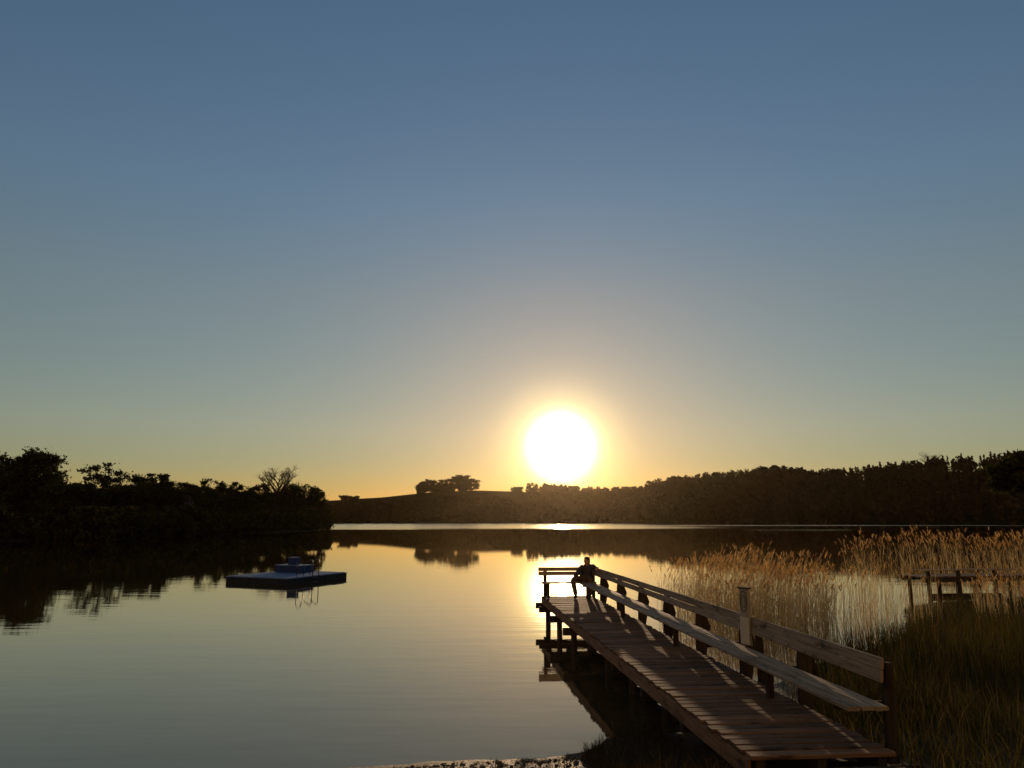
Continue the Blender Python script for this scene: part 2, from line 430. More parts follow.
n1 = t.noise(geo, .03, 6, .6); n2 = t.noise(geo, .6, 5, .6)
t.l.new(t.ramp(t.math('ADD', t.math('MULTIPLY', n1, .6), t.math('MULTIPLY', n2, .4)), [(.35, (.022, .015, .005)), (.65, (.042, .028, .010))]), p.inputs['Base Color'])
p.inputs['Roughness'].default_value = 1.0; p.inputs['Specular IOR Level'].default_value = 0.0
# polar grid about the lake
aa = np.linspace(R(-62), R(62), 260); rr = np.concatenate([np.linspace(485, 800, 64), np.linspace(810, 1150, 12)])
ga, gr = np.meshgrid(aa, rr); gx, gy = gr*np.sin(ga), gr*np.cos(ga)
V = np.stack([gx, gy, hill_z(gx, gy)], -1).reshape(-1, 3); nx = len(aa)
i = (np.arange(len(rr)-1)[:, None]*nx+np.arange(nx-1)[None]).ravel()
ho = np_mesh('hills', V, [np.stack([i, i+1, i+nx+1, i+nx], -1)], np.full(len(i), .5), hm)
ho.data.polygons.foreach_set('use_smooth', [True]*len(i)); tag(ho, kind='structure')

wm_, t, p = new_mat('wood_floor')
geo = t.add('ShaderNodeNewGeometry').outputs['Position']
t.l.new(t.ramp(t.noise(geo, .8, 6, .6), [(.35, (.02, .018, .009)), (.65, (.05, .045, .02))]), p.inputs['Base Color'])
p.inputs['Roughness'].default_value = .95
LSH = [(-260, 60), (-130, 92), (-84, 106), (-72, 111), (-62, 116), (-60, 128), (-60, 150), (-56.5, 170), (-54, 184), (-51.5, 205), (-52, 213), (-58, 222), (-90, 240), (-150, 262), (-260, 300)]
LA = np.array(LSH, float)
def lshore_z(x, y):
    best = np.full(x.shape, 1e9); sg = np.ones(x.shape)
    for (x0, y0), (x1, y1) in zip(LA[:-1], LA[1:]):
        dx, dy = x1-x0, y1-y0
        u = np.clip(((x-x0)*dx+(y-y0)*dy)/(dx*dx+dy*dy), 0, 1)
        d = np.hypot(x-x0-u*dx, y-y0-u*dy); cr = dx*(y-y0)-dy*(x-x0)
        m = d < best; best = np.where(m, d, best); sg = np.where(m, np.where(cr > 0, 1., -1.), sg)
    s = best*sg
    return np.interp(s, [-8, 0, 2, 12, 40], [-1.0, 0, .6, 1.6, 3.0])+(vnoise(x/4, y/4)-.5)*.4*np.clip(s/3+.2, .1, 1)
grid('left_shore', np.arange(-262, -44, 2.5), np.arange(58, 302, 2.5), lshore_z, wm_)
def gz(fn, x, y): return float(fn(np.array([float(x)]), np.array([float(y)]))[0])

def leaf_cards(C, size, rg, flat=0.0):
    """random little leaf faces (bent quads) at centres C"""
    n = len(C)
    a = rg.normal(size=(n, 3)); a /= np.linalg.norm(a, axis=1)[:, None]
    b = rg.normal(size=(n, 3)); b -= a*(a*b).sum(1)[:, None]; b /= np.linalg.norm(b, axis=1)[:, None]
    s = size*(0.55+0.9*rg.random(n))[:, None]
    k = (.45+.4*rg.random(n))[:, None]
    V = np.stack([C-a*s, C+b*s*k, C+a*s, C-b*s*k], 1).reshape(-1, 3)
    i = np.arange(n)*4
    return V, np.stack([i, i+1, i+2, i+3], -1)

def make_tree(name, h, cr, seed, mat, bark, label, cat='tree', group=None, base=0.25, leaf=.2, nclus=60, per=45, open_=0.0, bare=False, trunk_r=None, rz=0.0, lean=0.0, top_flat=0.6, loc=(0, 0, 0)):
    """tapered trunk with limbs; crown of leaf clumps round the limb ends"""
    rg = np.random.default_rng(seed); rn = random.Random(seed)
    root = empty(name, loc, label, cat, group, rz)
    tr = trunk_r or h*.018+.06
    mb = MB()
    zt = h*(.8 if not bare else .9)
    tp = []
    for k in range(7):
        q = k/6
        tp.append(Vector((lean*q*q*h+math.sin(q*5+seed)*h*.012, math.cos(q*4+seed*2)*h*.012, -.4+q*(zt+.4))))
    mb.tube(tp, [tr*(1.25 if k == 0 else 1)*(1-.82*k/6) for k in range(7)], 7, .5)
    tips = []
    nl = 18 if not bare else 26
    for k in range(nl):
        q = base+.05+(.92-base)*(k/nl)
        z0 = q*zt; p0 = tp[0].lerp(tp[-1], 0)
        j = min(5, int(q*6)); p0 = tp[j].lerp(tp[j+1], q*6-j)
        an = k*2.4+rn.random()
        # crown envelope: ellipsoid
        u = (q-base)/(1-base)
        env = cr*(math.sin(math.pi*min(1, .18+u*.8))**.6)
        L = env*(.75+.4*rn.random())*(.85 if bare else 1)
        rise = L*(.35+.5*rn.random()) if not bare else L*(.7+.6*rn.random())
        p1 = p0+Vector((math.cos(an)*L*.5, math.sin(an)*L*.5, rise*.55))
        p2 = p0+Vector((math.cos(an+.2)*L, math.sin(an+.2)*L, rise))
        r0 = tr*(1-.8*q)*(.5 if not bare else .95)
        mb.tube([p0, p1, p2], [r0, r0*.6, r0*.15], 5, .5)
        tips.append((p2, env)); tips.append((p1.lerp(p2, .5), env))
        for s in range(7 if bare else 2):
            d = (p2-p1).normalized()+Vector((rn.uniform(-.8, .8), rn.uniform(-.8, .8), rn.uniform(-.1, .9)))
            st = p0.lerp(p2, rn.uniform(.45, .95))
            en = st+d.normalized()*L*rn.uniform(.3, .55)
            mb.tube([st, st.lerp(en, .5)+Vector((0, 0, .1)), en], [r0*.35, r0*.22, r0*.07], 4, .5)
            tips.append((en, env))
            if bare:
                for s2 in range(6):
                    st2 = st.lerp(en, rn.uniform(.3, 1)); e2 = st2+Vector((rn.uniform(-1, 1), rn.uniform(-1, 1), rn.uniform(0, 1.1))).normalized()*L*.28
                    mb.tube([st2, e2], [r0*.2, r0*.09], 3, .5)
    mb.build('trunk', bark, root)
    if not bare or per:
        cs = []
        zc = h*(base+1)/2; hh = h*(1-base)/2
        for k in range(nclus):
            if rn.random() < (.3 if base < .26 else .5) and tips:
                c, env = tips[rn.randrange(len(tips))]
                c = Vector(c)
            else:
                # on the shell of the crown
                th = rn.random()*2*math.pi; v = rn.uniform(-.9, 1)
                rad = math.sqrt(max(0, 1-v*v))**top_flat*rn.uniform(.55, 1.0)
                wob = 1+.25*math.sin(3*th+seed)+.15*math.sin(7*th+v*5)
                c = Vector((math.cos(th)*cr*rad*wob+lean*h*.5, math.sin(th)*cr*rad*wob, zc+v*hh*(.85+.15*math.sin(th*2+seed))))
            c.z = min(c.z, h*.985)
            sz = cr*(.15+.17*rn.random())*(1-open_*.45)
            pts = rg.normal(size=(int(per*2.2*(.5+rn.random())), 3))*np.array([sz, sz, sz*.6])*.62+np.array(c)
            cs.append(pts)
        C = np.concatenate(cs); C = C[C[:, 2] > .15]
        C[:, 2] = np.minimum(C[:, 2], h+0.02*h*rg.random(len(C)))
        V, Q = leaf_cards(C, leaf, rg)
        hfac = np.repeat(rg.random(nclus), [len(q) for q in cs]) if False else rg.random(len(Q))
        np_mesh('crown', V, [Q], np.clip(hfac, 0, 1), mat, root)
    return root

def copy_tree(o, loc, rz, sc, label=None, group=None):
    c = o.copy(); col.objects.link(c); c.location = loc; c.rotation_euler = (0, 0, rz); c.scale = (sc, sc, sc)
    if label: c['label'] = label
    if group: c['group'] = group
    for ch in o.children:
        d = ch.copy(); col.objects.link(d); d.parent = c
    return c

def px_place(x, top, d):
    """a tree seen at picture column x with its top at row top, d metres away: ground position and height"""
    X = (x-512)/F*d*.99; Y = d
    return X, Y, CAM_H+(518-top)*d/785.0
GL = 'trees along the left shore'
def ltree(x, top, d, wpx, seed, label, **kw):
    X, Y, zt = px_place(x, top, d)
    z = gz(lshore_z, X, Y)
    grp = kw.pop('group', GL)
    return make_tree(kw.pop('name', 'broadleaf_tree'), zt-z, wpx/2*d/785, seed, kw.pop('mat', M['leaf']), M['bark'], label, 'tree', grp, loc=(X, Y, z), **kw)
ltree(31, 449, 128, 52, 3, 'tallest broad dark tree of the left shore, at the far left of the wood', nclus=95, per=60, base=.28)
ltree(-6, 452, 126, 50, 5, 'dark tree cut by the left edge of the picture', nclus=80, per=50, base=.2)
ltree(102, 464, 132, 50, 8, 'spreading open crowned tree with sky showing between its branches', nclus=70, per=26, open_=.8, base=.3, top_flat=.8)
ltree(146, 474, 150, 40, 13, 'bushy dark tree right of the open crowned tree on the left shore', nclus=80, per=50, base=.15)
ltree(165, 475, 152, 26, 17, 'narrow dark tree at the step down of the left wood skyline', nclus=60, per=50, base=.15)
ltree(278, 472, 196, 42, 21, 'bare branched tree rising above the left shore point', nclus=0, per=0, bare=True, base=.3, trunk_r=.42, name='bare_tree')
ltree(304, 484, 204, 40, 23, 'flat topped layered tree near the tip of the left shore', nclus=46, per=60, base=.45, open_=.4, top_flat=.5, name='pine_tree')
same = 'dark leafy tree in the unbroken row of the left shore wood'
for k, (x, top, d, wp) in enumerate([(62, 481, 122, 44), (82, 484, 126, 44), (124, 481, 136, 40), (163, 484, 160, 36), (210, 479, 168, 24), (226, 482, 178, 26), (243, 485, 182, 24), (259, 482, 190, 26),
                                     (292, 484, 198, 30), (316, 489, 207, 20), (8, 470, 124, 50), (45, 476, 134, 50), (100, 487, 140, 50), (130, 486, 150, 40), (158, 484, 160, 40), (215, 490, 186, 36),
                                     (235, 492, 196, 34), (270, 490, 204, 34), (75, 486, 146, 44), (20, 482, 150, 50), (186, 481, 190, 28), (200, 484, 192, 30), (203, 488, 160, 20), (176, 492, 158, 18), (248, 492, 200, 30), (286, 494, 208, 30)]):
    ltree(x, top, d, wp, 40+k, same, nclus=60, per=48, base=.06)
bush = 'dark low shrub on the waterline of the left shore'
shrubs = []
def shore_pt(u):
    """point a share u along the left waterline"""
    P_ = LA[2:12]; L_ = np.hypot(*np.diff(P_, axis=0).T); c_ = np.concatenate([[0], np.cumsum(L_)])
    return float(np.interp(u*c_[-1], c_, P_[:, 0])), float(np.interp(u*c_[-1], c_, P_[:, 1]))
for k in range(34):
    X, Y = shore_pt((k+.4*rng.random())/34); X -= rng.uniform(.2, 1.6); z = gz(lshore_z, X, Y)-.1
    if k < 4:
        o = make_tree('shoreline_shrub', rng.uniform(3.6, 5), rng.uniform(2.8, 3.6), 90+k, M['leaf'], M['bark'], bush, 'shrub', 'shrubs along the left waterline', base=-.15, nclus=55, per=42, leaf=.3, loc=(X, Y, z))
        shrubs.append(o)
    else:
        copy_tree(shrubs[k % 4], (X, Y, z), rng.random()*6, rng.uniform(.75, 1.15))

# the clump of trees on the bare hill top
GH = 'trees in the clump on the bare hill'
clump = [(424, 482, 12, 'leftmost low round tree of the hilltop clump', 50), (433, 480, 14, 'round dark tree second from the left in the hilltop clump', 50),
         (443, 480, 11, 'thin see-through tree in the middle of the hilltop clump', 18), (453, 477, 13, 'pale airy tree just left of the tallest hilltop tree', 26),
         (461, 475.5, 15, 'tallest dark tree of the hilltop clump', 60), (472, 479, 15, 'wide spreading tree on the right end of the hilltop clump', 44),
         (437, 486, 12, 'low bush filling the foot of the hilltop clump', 50), (450, 485, 13, 'low bush filling the foot of the hilltop clump', 50), (464, 485, 12, 'low bush filling the foot of the hilltop clump', 50), (421, 487, 8, 'small bush at the left foot of the hilltop clump', 50)]
for k, (x, top, wp, lab, per) in enumerate(clump):
    d = 757+(k % 3)*4; X, Y, zt = px_place(x, top, d); Y = math.sqrt(max(1, d*d-X*X)); z = gz(hill_z, X, Y)-.3
    make_tree('hilltop_tree' if k < 6 else 'hilltop_bush', max(3, zt-z), wp/2*d/785, 200+k, M['forest'], M['bark'], lab, 'tree' if k < 6 else 'bush', GH, base=.05 if k < 6 else -.2, nclus=40, per=per*.8, leaf=.6, loc=(X, Y, z))
for x, top, wp, lab in ((517.5, 487.5, 10, 'lone round tree on the hill crest left of the low sun'), (573, 486, 11, 'round tree bulging from the skyline right under the sun'), (345, 496, 9, 'small round tree on the low skyline right of the left shore wood'), (354, 496.5, 8, 'small twin tree on the low skyline beside the start of the hill')):
    d = 752; X, Y, zt = px_place(x, top, d); z = gz(hill_z, X, Y)-.3
    make_tree('skyline_tree', max(3.5, zt-z), wp/2*d/785, int(300+x), M['forest'], M['bark'], lab, 'tree', base=-.1, nclus=34, per=40, leaf=.6, loc=(X, Y, z))
d = 770; X, Y, zt = px_place(934, 455, d); z = gz(hill_z, X, Y)
make_tree('bare_tree', zt-z, 12, 333, M['forest'], M['bark'], 'bare twiggy tree standing out of the right ridge skyline', 'tree', bare=True, nclus=4, per=2, trunk_r=.6, loc=(X, Y, z))

# right edge: two near trees on the right bank
for x, top, d, wp, sd, lab in ((1030, 452, 66, 52, 401, 'dark tree with a straight trunk at the right edge of the picture'), (1085, 440, 70, 80, 402, 'dark tree just outside the right edge behind the reeds')):
    X, Y, zt = px_place(x, top, d); z = gz(bank_z, X, Y)
    make_tree('broadleaf_tree', zt-z, wp/2*d/785, sd, M['leaf'], M['bark'], lab, 'tree', 'trees on the right bank', base=.6, leaf=.2, nclus=70, per=45, trunk_r=.36, loc=(X, Y, z))

# far forest: a wood that reads as one mass
def forest():
    rg = np.random.default_rng(5)
    Vs, Qs, Rs, off = [], [], [], 0
    n = 0
    while n < 3300:
        a = rg.uniform(R(-50), R(50)); u = rg.random(); r = 503+ (RC+25-503)*u
        xp = 512+790*math.tan(a)
        field = 358 < xp < 528
        if field and r > 610: continue
        if 528 <= xp < 545 and r > 740 and rg.random() < .6: continue
        if xp < 358 and r > 640: continue
        x, y = r*math.sin(a), r*math.cos(a); z = gz(hill_z, x, y)
        if z < -.3: continue
        h = rg.uniform(11, 17)
        if field: h = rg.uniform(5, 8.5)
        if xp < 358: h = rg.uniform(6, 10)
        if 528 <= xp < 650: h = rg.uniform(6, 9.5)
        if xp >= 650 and r > 640: h = rg.uniform(9, 13.5)
        con = xp > 850 and rg.random() < .45
        if r > 600 and n % 2 and rg.random() < .3: pass
        m = 70 if r > 700 or r < 540 else 45
        v = rg.random(m)
        th = rg.random(m)*6.283
        if con:
            rad = h*.2*(1-v)**.9; zz = z+h*(.1+.98*v)*1.1
        else:
            wv = np.sqrt(np.clip(1-(2*v-1)**2, 0, 1)); rad = h*rg.uniform(.3, .42)*wv*(.7+.45*np.sin(2*th+n)**2); zz = z+h*(.02+.98*v)
        rad = rad*np.sqrt(rg.uniform(.25, 1, m))
        C = np.stack([x+np.cos(th)*rad, y+np.sin(th)*rad, zz], -1)
        V, Q = leaf_cards(C, 1.25 if not con else .95, rg)
        Vs.append(V); Qs.append(Q+off); off += len(V); Rs.append(np.clip(rg.normal(rg.uniform(.2, .8), .15, m), 0, 1)); n += 1
    o = np_mesh('far_forest', np.concatenate(Vs), [np.concatenate(Qs)], np.concatenate(Rs), M['forest'])
    tag(o, 'dark wood covering the far hills across the lake', 'forest', kind='stuff')
forest()

# ------------------------------------------------------------------ pale house and small things on the left shore
def house():
    d = 168.0; X = (192-512)/F*d; z = gz(lshore_z, X, d)
    ho = empty('lakeside_house', (X, d, z), 'pale house half hidden among the dark trees of the left shore', 'house', rz=.25)
    mb = MB(); mb.slab([(-5.5, -4), (5.5, -4), (5.5, 4), (-5.5, 4)], -1, 3.6); wl = mb.build('wall', M['wall'], ho)
    mb = MB()
    for y0, y1 in ((-4.6, 0), (4.6, 0)):
        mb.plate([(-6, y0, 3.4), (6, y0, 3.4), (6, y1, 5.9), (-6, y1, 5.9)], (0, -.48 if y0 < 0 else .48, .88), .2)
    rf = mb.build('roof', M['roof'], ho)
    for sx_ in (-5.4, 5.4):
        mb = MB(); mb.plate([(sx_, -4, 3.6), (sx_, 4, 3.6), (sx_, 0, 5.7)], (1, 0, 0), .2); mb.build('gable', M['wall'], ho)
    mb = MB(); mb.slab([(2, .4), (2.8, .4), (2.8, 1.2), (2, 1.2)], 5.2, 6.6); mb.build('chimney', M['stone'], rf)
    for x in (-3.9, -1.3, 1.3, 3.9):
        for zz in (1.7,):
            mb = MB()
            for (a, b_, c, e) in ((x-.6, x+.6, zz+1.3, zz+1.4), (x-.6, x+.6, zz-.1, zz), (x-.6, x-.5, zz, zz+1.3), (x+.5, x+.6, zz, zz+1.3)):
                mb.slab([(a, -4.06), (b_, -4.06), (b_, -4.003), (a, -4.003)], c, e)
            wn = mb.build('window', M['white'], ho)
            mb = MB(); mb.slab([(x-.5, -4.03), (x+.5, -4.03), (x+.5, -4.004), (x-.5, -4.004)], zz, zz+1.3); mb.build('pane', M['glass'], wn)
house()
for k, (x, y) in enumerate([(50, 533.5), (53.5, 533.5), (57, 533.5), (63.5, 533)]):
    d = 117.5; X = (x-512)/F*d*.99; z = gz(lshore_z, X, d)
    mb = MB(); mb.beam((0, 0, -.4), (0.03, 0, 1.25), .16, .16, up=(0, 1, 0), ch=.02); mb.beam((.03, 0, 1.25), (.03, 0, 1.33), .2, .2, up=(0, 1, 0), ch=.03)
    o = mb.build('mooring_post', M['white']); o.location = (X, d-2.5, z)
    tag(o, 'short pale post standing at the foot of the dark left shore trees', 'post', 'pale posts on the left shore')

# ------------------------------------------------------------------ jetty with bench
JU = Vector((-.0915, 1, 0)).normalized(); JW = Vector((JU.y, -JU.x, 0))
JO = Vector((2.43, 8.30, 0)); DZ = .83; JL = 16.3; DW = 1.50
def J(a, b_, z): return JO+JW*a+JU*b_+Vector((0, 0, z))
jet = empty('jetty', J(.8, 8, 0), 'long wooden jetty with a plank bench and backrest running out into the lake', 'jetty')
MI = Matrix.Translation(-jet.location)
def jb(mb, name, mat, parent=None):
    o = mb.build(name, mat, None)
    o.data.transform(MI)
    o.parent = parent or jet
    return o
mb = MB(); y = 0.0
while y < JL-.1:
    wd = .158+.022*rng.random()
    dz = rng.uniform(-.007, .005)
    mb.beam(J(-.03+rng.uniform(-.03, .02), y+wd/2, DZ-.022+dz), J(DW+rng.uniform(-.02, .03), y+wd/2+rng.uniform(-.006, .006), DZ-.022+rng.uniform(-.008, .006)), wd, .044, ch=.009)
    y += wd+rng.uniform(.028, .044)
jb(mb, 'deck_boards', M['deck'])
for a in (.1, .75, 1.4):
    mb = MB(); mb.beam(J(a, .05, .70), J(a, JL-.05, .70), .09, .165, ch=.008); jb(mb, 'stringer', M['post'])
mb = MB(); mb.beam(J(-.02, .05, .69), J(-.02, JL, .69), .035, .19, ch=.005); jb(mb, 'edge_board', M['deck'])
BENTS = [.35, 2.4, 4.45, 6.6, 8.75, 10.9, 13.2, 15.45]
for k, b_ in enumerate(BENTS):
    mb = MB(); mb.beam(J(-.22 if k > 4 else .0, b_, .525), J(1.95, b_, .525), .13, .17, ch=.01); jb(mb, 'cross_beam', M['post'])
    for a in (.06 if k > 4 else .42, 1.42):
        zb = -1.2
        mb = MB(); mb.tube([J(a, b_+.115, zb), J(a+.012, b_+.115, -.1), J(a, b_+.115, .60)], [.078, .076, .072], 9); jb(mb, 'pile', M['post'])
    # bench frame: tapering board carrying the backrest, foot on the cross beam
    mb = MB()
    mb.plate([J(1.62, b_, .62), J(1.74 if k == 0 else 1.79, b_, .62), J(1.76 if k == 0 else 1.90, b_, 1.20), J(1.735, b_, 1.645), J(1.675, b_, 1.65), J(1.635, b_, 1.30)], JU, .07)
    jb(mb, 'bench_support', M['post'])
    if k % 2 == 1: mb = MB(); mb.beam(J(1.27, b_+.1, DZ-.01), J(1.27, b_+.1, 1.165), .09, .09, up=JU, ch=.006); jb(mb, 'bench_leg', M['post'])
    mb = MB(); mb.beam(J(1.12, b_+.1, 1.19), J(1.66, b_+.1, 1.19), .05, .08, ch=.005); jb(mb, 'seat_bearer', M['post'])
# seat: three boards in staggered lengths
mb = MB()
for q in range(3):
    a = 1.12+q*.15; cuts = [.02, 4.5+q*.6, 9.0-q*.5, 15.78]
    for b0, b1 in zip(cuts, cuts[1:]):
        mb.beam(J(a+rng.uniform(-.006, .006), b0+.006, 1.25+rng.uniform(-.003, .003)), J(a+rng.uniform(-.008, .008), b1-.006, 1.25+rng.uniform(-.003, .003)), .14, .044, ch=.009, jit=.007)
jb(mb, 'bench_seat', M['bench'])
mb = MB()
up = (JW*.10+Vector((0, 0, 1))).normalized()
for q in range(2):
    cuts = [.28, 4.47, 8.77, 13.22, 16.32] if q else [.28, 6.6, 10.9, 16.32]
    zc = 1.513+q*.127; a = 1.595+q*.018
    for b0, b1 in zip(cuts, cuts[1:]):
        mb.beam(J(a, b0+.004, zc+rng.uniform(-.006, .004)), J(a+rng.uniform(-.004, .004), b1-.004, zc+rng.uniform(-.006, .004)),   .034, .12, up=up, ch=.008, jit=.008)
jb(mb, 'backrest', M['bench'])
# end bench across the head of the jetty
mb = MB()
for q in range(2):
    b_ = 15.90+q*.17; mb.beam(J(-.06, b_, 1.25), J(1.60, b_+.01, 1.25), .16, .044, ch=.006)
jb(mb, 'end_bench_seat', M['bench'])
mb = MB()
for q in range(2):
    mb.beam(J(-.12, 16.37+q*.01, 1.50+q*.128), J(1.78, 16.37+q*.01, 1.50+q*.128), .036, .118, ch=.006)
jb(mb, 'end_backrest', M['bench'])
for a in (.1, 1.62):
    mb = MB(); mb.beam(J(a, 16.44, .4), J(a, 16.44, 1.68), .1, .09, up=JU, ch=.006); jb(mb, 'end_post', M['post'])
    mb = MB(); mb.beam(J(a+(.02 if a < 1 else -.1), 15.86, DZ-.01), J(a+(.02 if a < 1 else -.1), 15.86, 1.225), .08, .08, up=JU, ch=.006); jb(mb, 'end_bench_leg', M['post'])
mb = MB(); mb.beam(J(-.22, 16.25, .55), J(1.9, 16.25, .55), .1, .17, ch=.01); jb(mb, 'cross_beam', M['post'])

# sign post with a carved ring, standing against the bench back
sb = 3.9
spo = empty('sign_post', J(1.6, sb, DZ), 'weathered grey sign board with a dark oval ring, rising above the bench back', 'sign post')
MS = Matrix.Translation(-spo.location)
def sgn(mb, name, mat, parent):
    o = mb.build(name, mat); o.data.transform(MS); o.parent = parent; return o
face = Vector((-JW.x*.93-JU.x*.36, -JW.y*.93-JU.y*.36, 0)).normalized()
fs = Vector((-face.y, face.x, 0))
base_p = J(1.57, sb, 0)+face*.045
mb = MB(); mb.tube([J(1.74, sb, -.5), J(1.74, sb, 1.0), J(1.725, sb, 1.64)], [.06, .058, .055], 9); sgn(mb, 'pole', M['post'], spo)
mb = MB(); mb.beam(base_p+Vector((0, 0, 1.285)), base_p+Vector((.0, 0, 2.12)), .205, .045, up=face, ch=.008); bd = sgn(mb, 'board', M['sign'], spo)
mb = MB(); mb.beam(base_p+Vector((0, 0, 2.122)), base_p+Vector((0, 0, 2.145)), .225, .085, up=face, ch=.005); sgn(mb, 'cap', M['post'], spo)
mb = MB()
for (w_, h_, tw) in ((.07, .155, .011), (.036, .095, .008)):
    pts = [base_p+face*.025+fs*(math.cos(q)*w_)+Vector((0, 0, 1.93+math.sin(q)*h_)) for q in [2*math.pi*k/28 for k in range(29)]]
    mb.tube(pts, tw*.6, 6, .4)
sgn(mb, 'oval_ring', M['sign_dark'], bd)
mb = MB(); mb.beam(base_p+face*.026+Vector((0, 0, 1.30)), base_p+face*.026+Vector((0, 0, 1.70)), .19, .008, up=face, ch=.002); pq = sgn(mb, 'plaque', M['plaque'], spo)

# ------------------------------------------------------------------ second jetty in the reeds
G2 = Vector((17.05, 32.6, 0)); u2 = Vector((.985, .17, 0)).normalized(); w2 = Vector((-u2.y, u2.x, 0))
j2 = empty('small_jetty', G2, 'short dark wooden jetty half hidden behind the tall reeds at the right', 'jetty')
def K(a, b_, z): return u2*a+w2*b_+Vector((0, 0, z))
mb = MB(); a = -.2
while a < 11:
    mb.beam(K(a, -.05, .80), K(a, 1.35, .80), .2, .045, ch=.005); a += .215
mb.build('deck_boards', M['deck'], j2)
mb = MB()
for b_ in (0.0, 1.3): mb.beam(K(-.15, b_, .68), K(11, b_, .68), .08, .18, ch=.005)
mb.build('stringer', M['post'], j2)
mb = MB()
for q in range(2): mb.beam(K(-.5, .02+q*.15, 1.07), K(4.6-q*1.2, .02+q*.15, 1.07+.01*q), .14, .05, ch=.005)
mb.build('rail_plank', M['bench'], j2)
for a in (.15, 1.55, 2.45, 3.25, 5.0, 6.8, 8.6):
    for b_ in (0.06, 1.25):
        mb = MB(); mb.tube([K(a, b_, -1.0), K(a, b_, 1.04 if b_ < 1 and a < 4.5 else .76)], [.10, .085], 8); mb.build('pile', M['post'], j2)
mb = MB(); mb.beam(K(.1, -.06, .07), K(3.4, -.06, .05), .06, .14, ch=.005); mb.build('low_brace', M['post'], j2)

# ------------------------------------------------------------------ swim raft
FP = Vector((-10.93, 38.6, 0)); e1 = Vector((-3.6, 1.6, 0)); e2 = Vector((1.95, 4.45, 0))
u1 = e1.normalized(); ue2 = e2.normalized(); RL1, RL2 = e1.length, e2.length
raft = empty('swim_raft', FP+(e1+e2)/2, 'flat blue topped swimming raft with dark float sides moored out on the calm lake', 'swim raft')
MR = Matrix.Translation(-raft.location)
def rf(mb, name, mat, parent=None, smooth=False):
    o = mb.build(name, mat, smooth=smooth); o.data.transform(MR); o.parent = parent or raft; return o
def P2(p, q, z=0): return FP+u1*p+ue2*q+Vector((0, 0, z))
def rect(p0, p1, q0, q1): return [(P2(p, q).x, P2(p, q).y) for p, q in ((p0, q0), (p1, q0), (p1, q1), (p0, q1))]
mb = MB()
npx, nq = 8, 10
for i in range(npx):
    for j in range(nq):
        g = .012
        mb.slab(rect(i*RL1/npx+g, (i+1)*RL1/npx-g, j*RL2/nq+g, (j+1)*RL2/nq-g), -.15, .255)
rf(mb, 'float_cubes', M['float'])
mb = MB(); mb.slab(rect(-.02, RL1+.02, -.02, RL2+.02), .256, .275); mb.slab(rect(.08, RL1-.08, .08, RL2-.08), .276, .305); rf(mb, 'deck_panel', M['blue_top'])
mb = MB()
for i in range(1, 7): mb.slab(rect(i*RL1/7-.01, i*RL1/7+.01, .08, RL2-.08), .306, .312)
rf(mb, 'deck_seam', M['blue'])
cx, cy = RL1*.70, RL2*.78
mb = MB(); mb.slab(rect(cx-.95, cx+.8, cy-.55, cy+.55), .306, .66)
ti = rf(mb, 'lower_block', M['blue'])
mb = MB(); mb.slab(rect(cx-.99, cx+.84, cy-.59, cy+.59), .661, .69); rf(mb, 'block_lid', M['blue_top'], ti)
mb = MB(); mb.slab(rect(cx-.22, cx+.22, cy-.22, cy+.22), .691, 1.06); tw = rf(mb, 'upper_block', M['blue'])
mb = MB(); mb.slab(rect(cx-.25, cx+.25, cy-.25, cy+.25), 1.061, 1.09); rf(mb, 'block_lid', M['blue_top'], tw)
# ladder on the right hand edge
ld = empty('swim_ladder', P2(0, 2.1, .3), 'thin steel swim ladder with bent handrails on the edge of the blue raft', 'ladder')
ML = Matrix.Translation(-ld.location)
for q in (1.75, 2.25):
    mb = MB()
    mb.tube([P2(-.12, q, -.7), P2(-.12, q, .95), P2(-.08, q, 1.08), P2(.02, q, 1.12), P2(.32, q, .98), P2(.42, q, .85), P2(.45, q, .31)], .022, 7)
    o = mb.build('handrail', M['steel'], smooth=True); o.data.transform(ML); o.parent = ld
for z in (-.3, 0.02, .2):
    mb = MB(); mb.tube([P2(-.12, 1.75, z), P2(-.12, 2.25, z)], .018, 6); o = mb.build('rung', M['steel']); o.data.transform(ML); o.parent = ld
mb = MB(); mb.tube([P2(.3, 1.05, .3), P2(.3, 1.05, 1.05), P2(.26, 1.05, 1.16), P2(.12, 1.05, 1.2), P2(0, 1.05, 1.1), P2(-.05, 1.05, .9)], .02, 7)
o = mb.build('grab_rail', M['steel'], smooth=True); o.data.transform(MR); o.parent = raft

# ------------------------------------------------------------------ seated person
def skin(verts, edges, radii, sub=2, root=0):
    me = bpy.data.meshes.new('tmp'); bm = bmesh.new(); sl_ = bm.verts.layers.skin.verify(); vs = [bm.verts.new(v) for v in verts]
    for a, b_ in edges: bm.edges.new((vs[a], vs[b_]))
    for i, v in enumerate(vs):
        rr_ = radii[i]; v[sl_].radius = rr_ if isinstance(rr_, tuple) else (rr_, rr_); v[sl_].use_root = (i == root)
    bm.to_mesh(me); bm.free()
    o = bpy.data.objects.new('tmp', me); col.objects.link(o)
    o.modifiers.new('s', 'SKIN').use_smooth_shade = True
    m_ = o.modifiers.new('u', 'SUBSURF'); m_.levels = sub; m_.render_levels = sub
    dg = bpy.context.evaluated_depsgraph_get()
    out = bpy.data.meshes.new_from_object(o.evaluated_get(dg)); bpy.data.objects.remove(o)
    return out
def ball(c, r3, rot=None, seg=20):
    me = bpy.data.meshes.new('tmp'); bm = bmesh.new(); bmesh.ops.create_uvsphere(bm, u_segments=seg, v_segments=14, radius=1)
    mt = Matrix.Translation(c) @ (rot or Matrix.Identity(4)) @ Matrix.Diagonal((*r3, 1)); bm.transform(mt); bm.to_mesh(me); bm.free(); return me
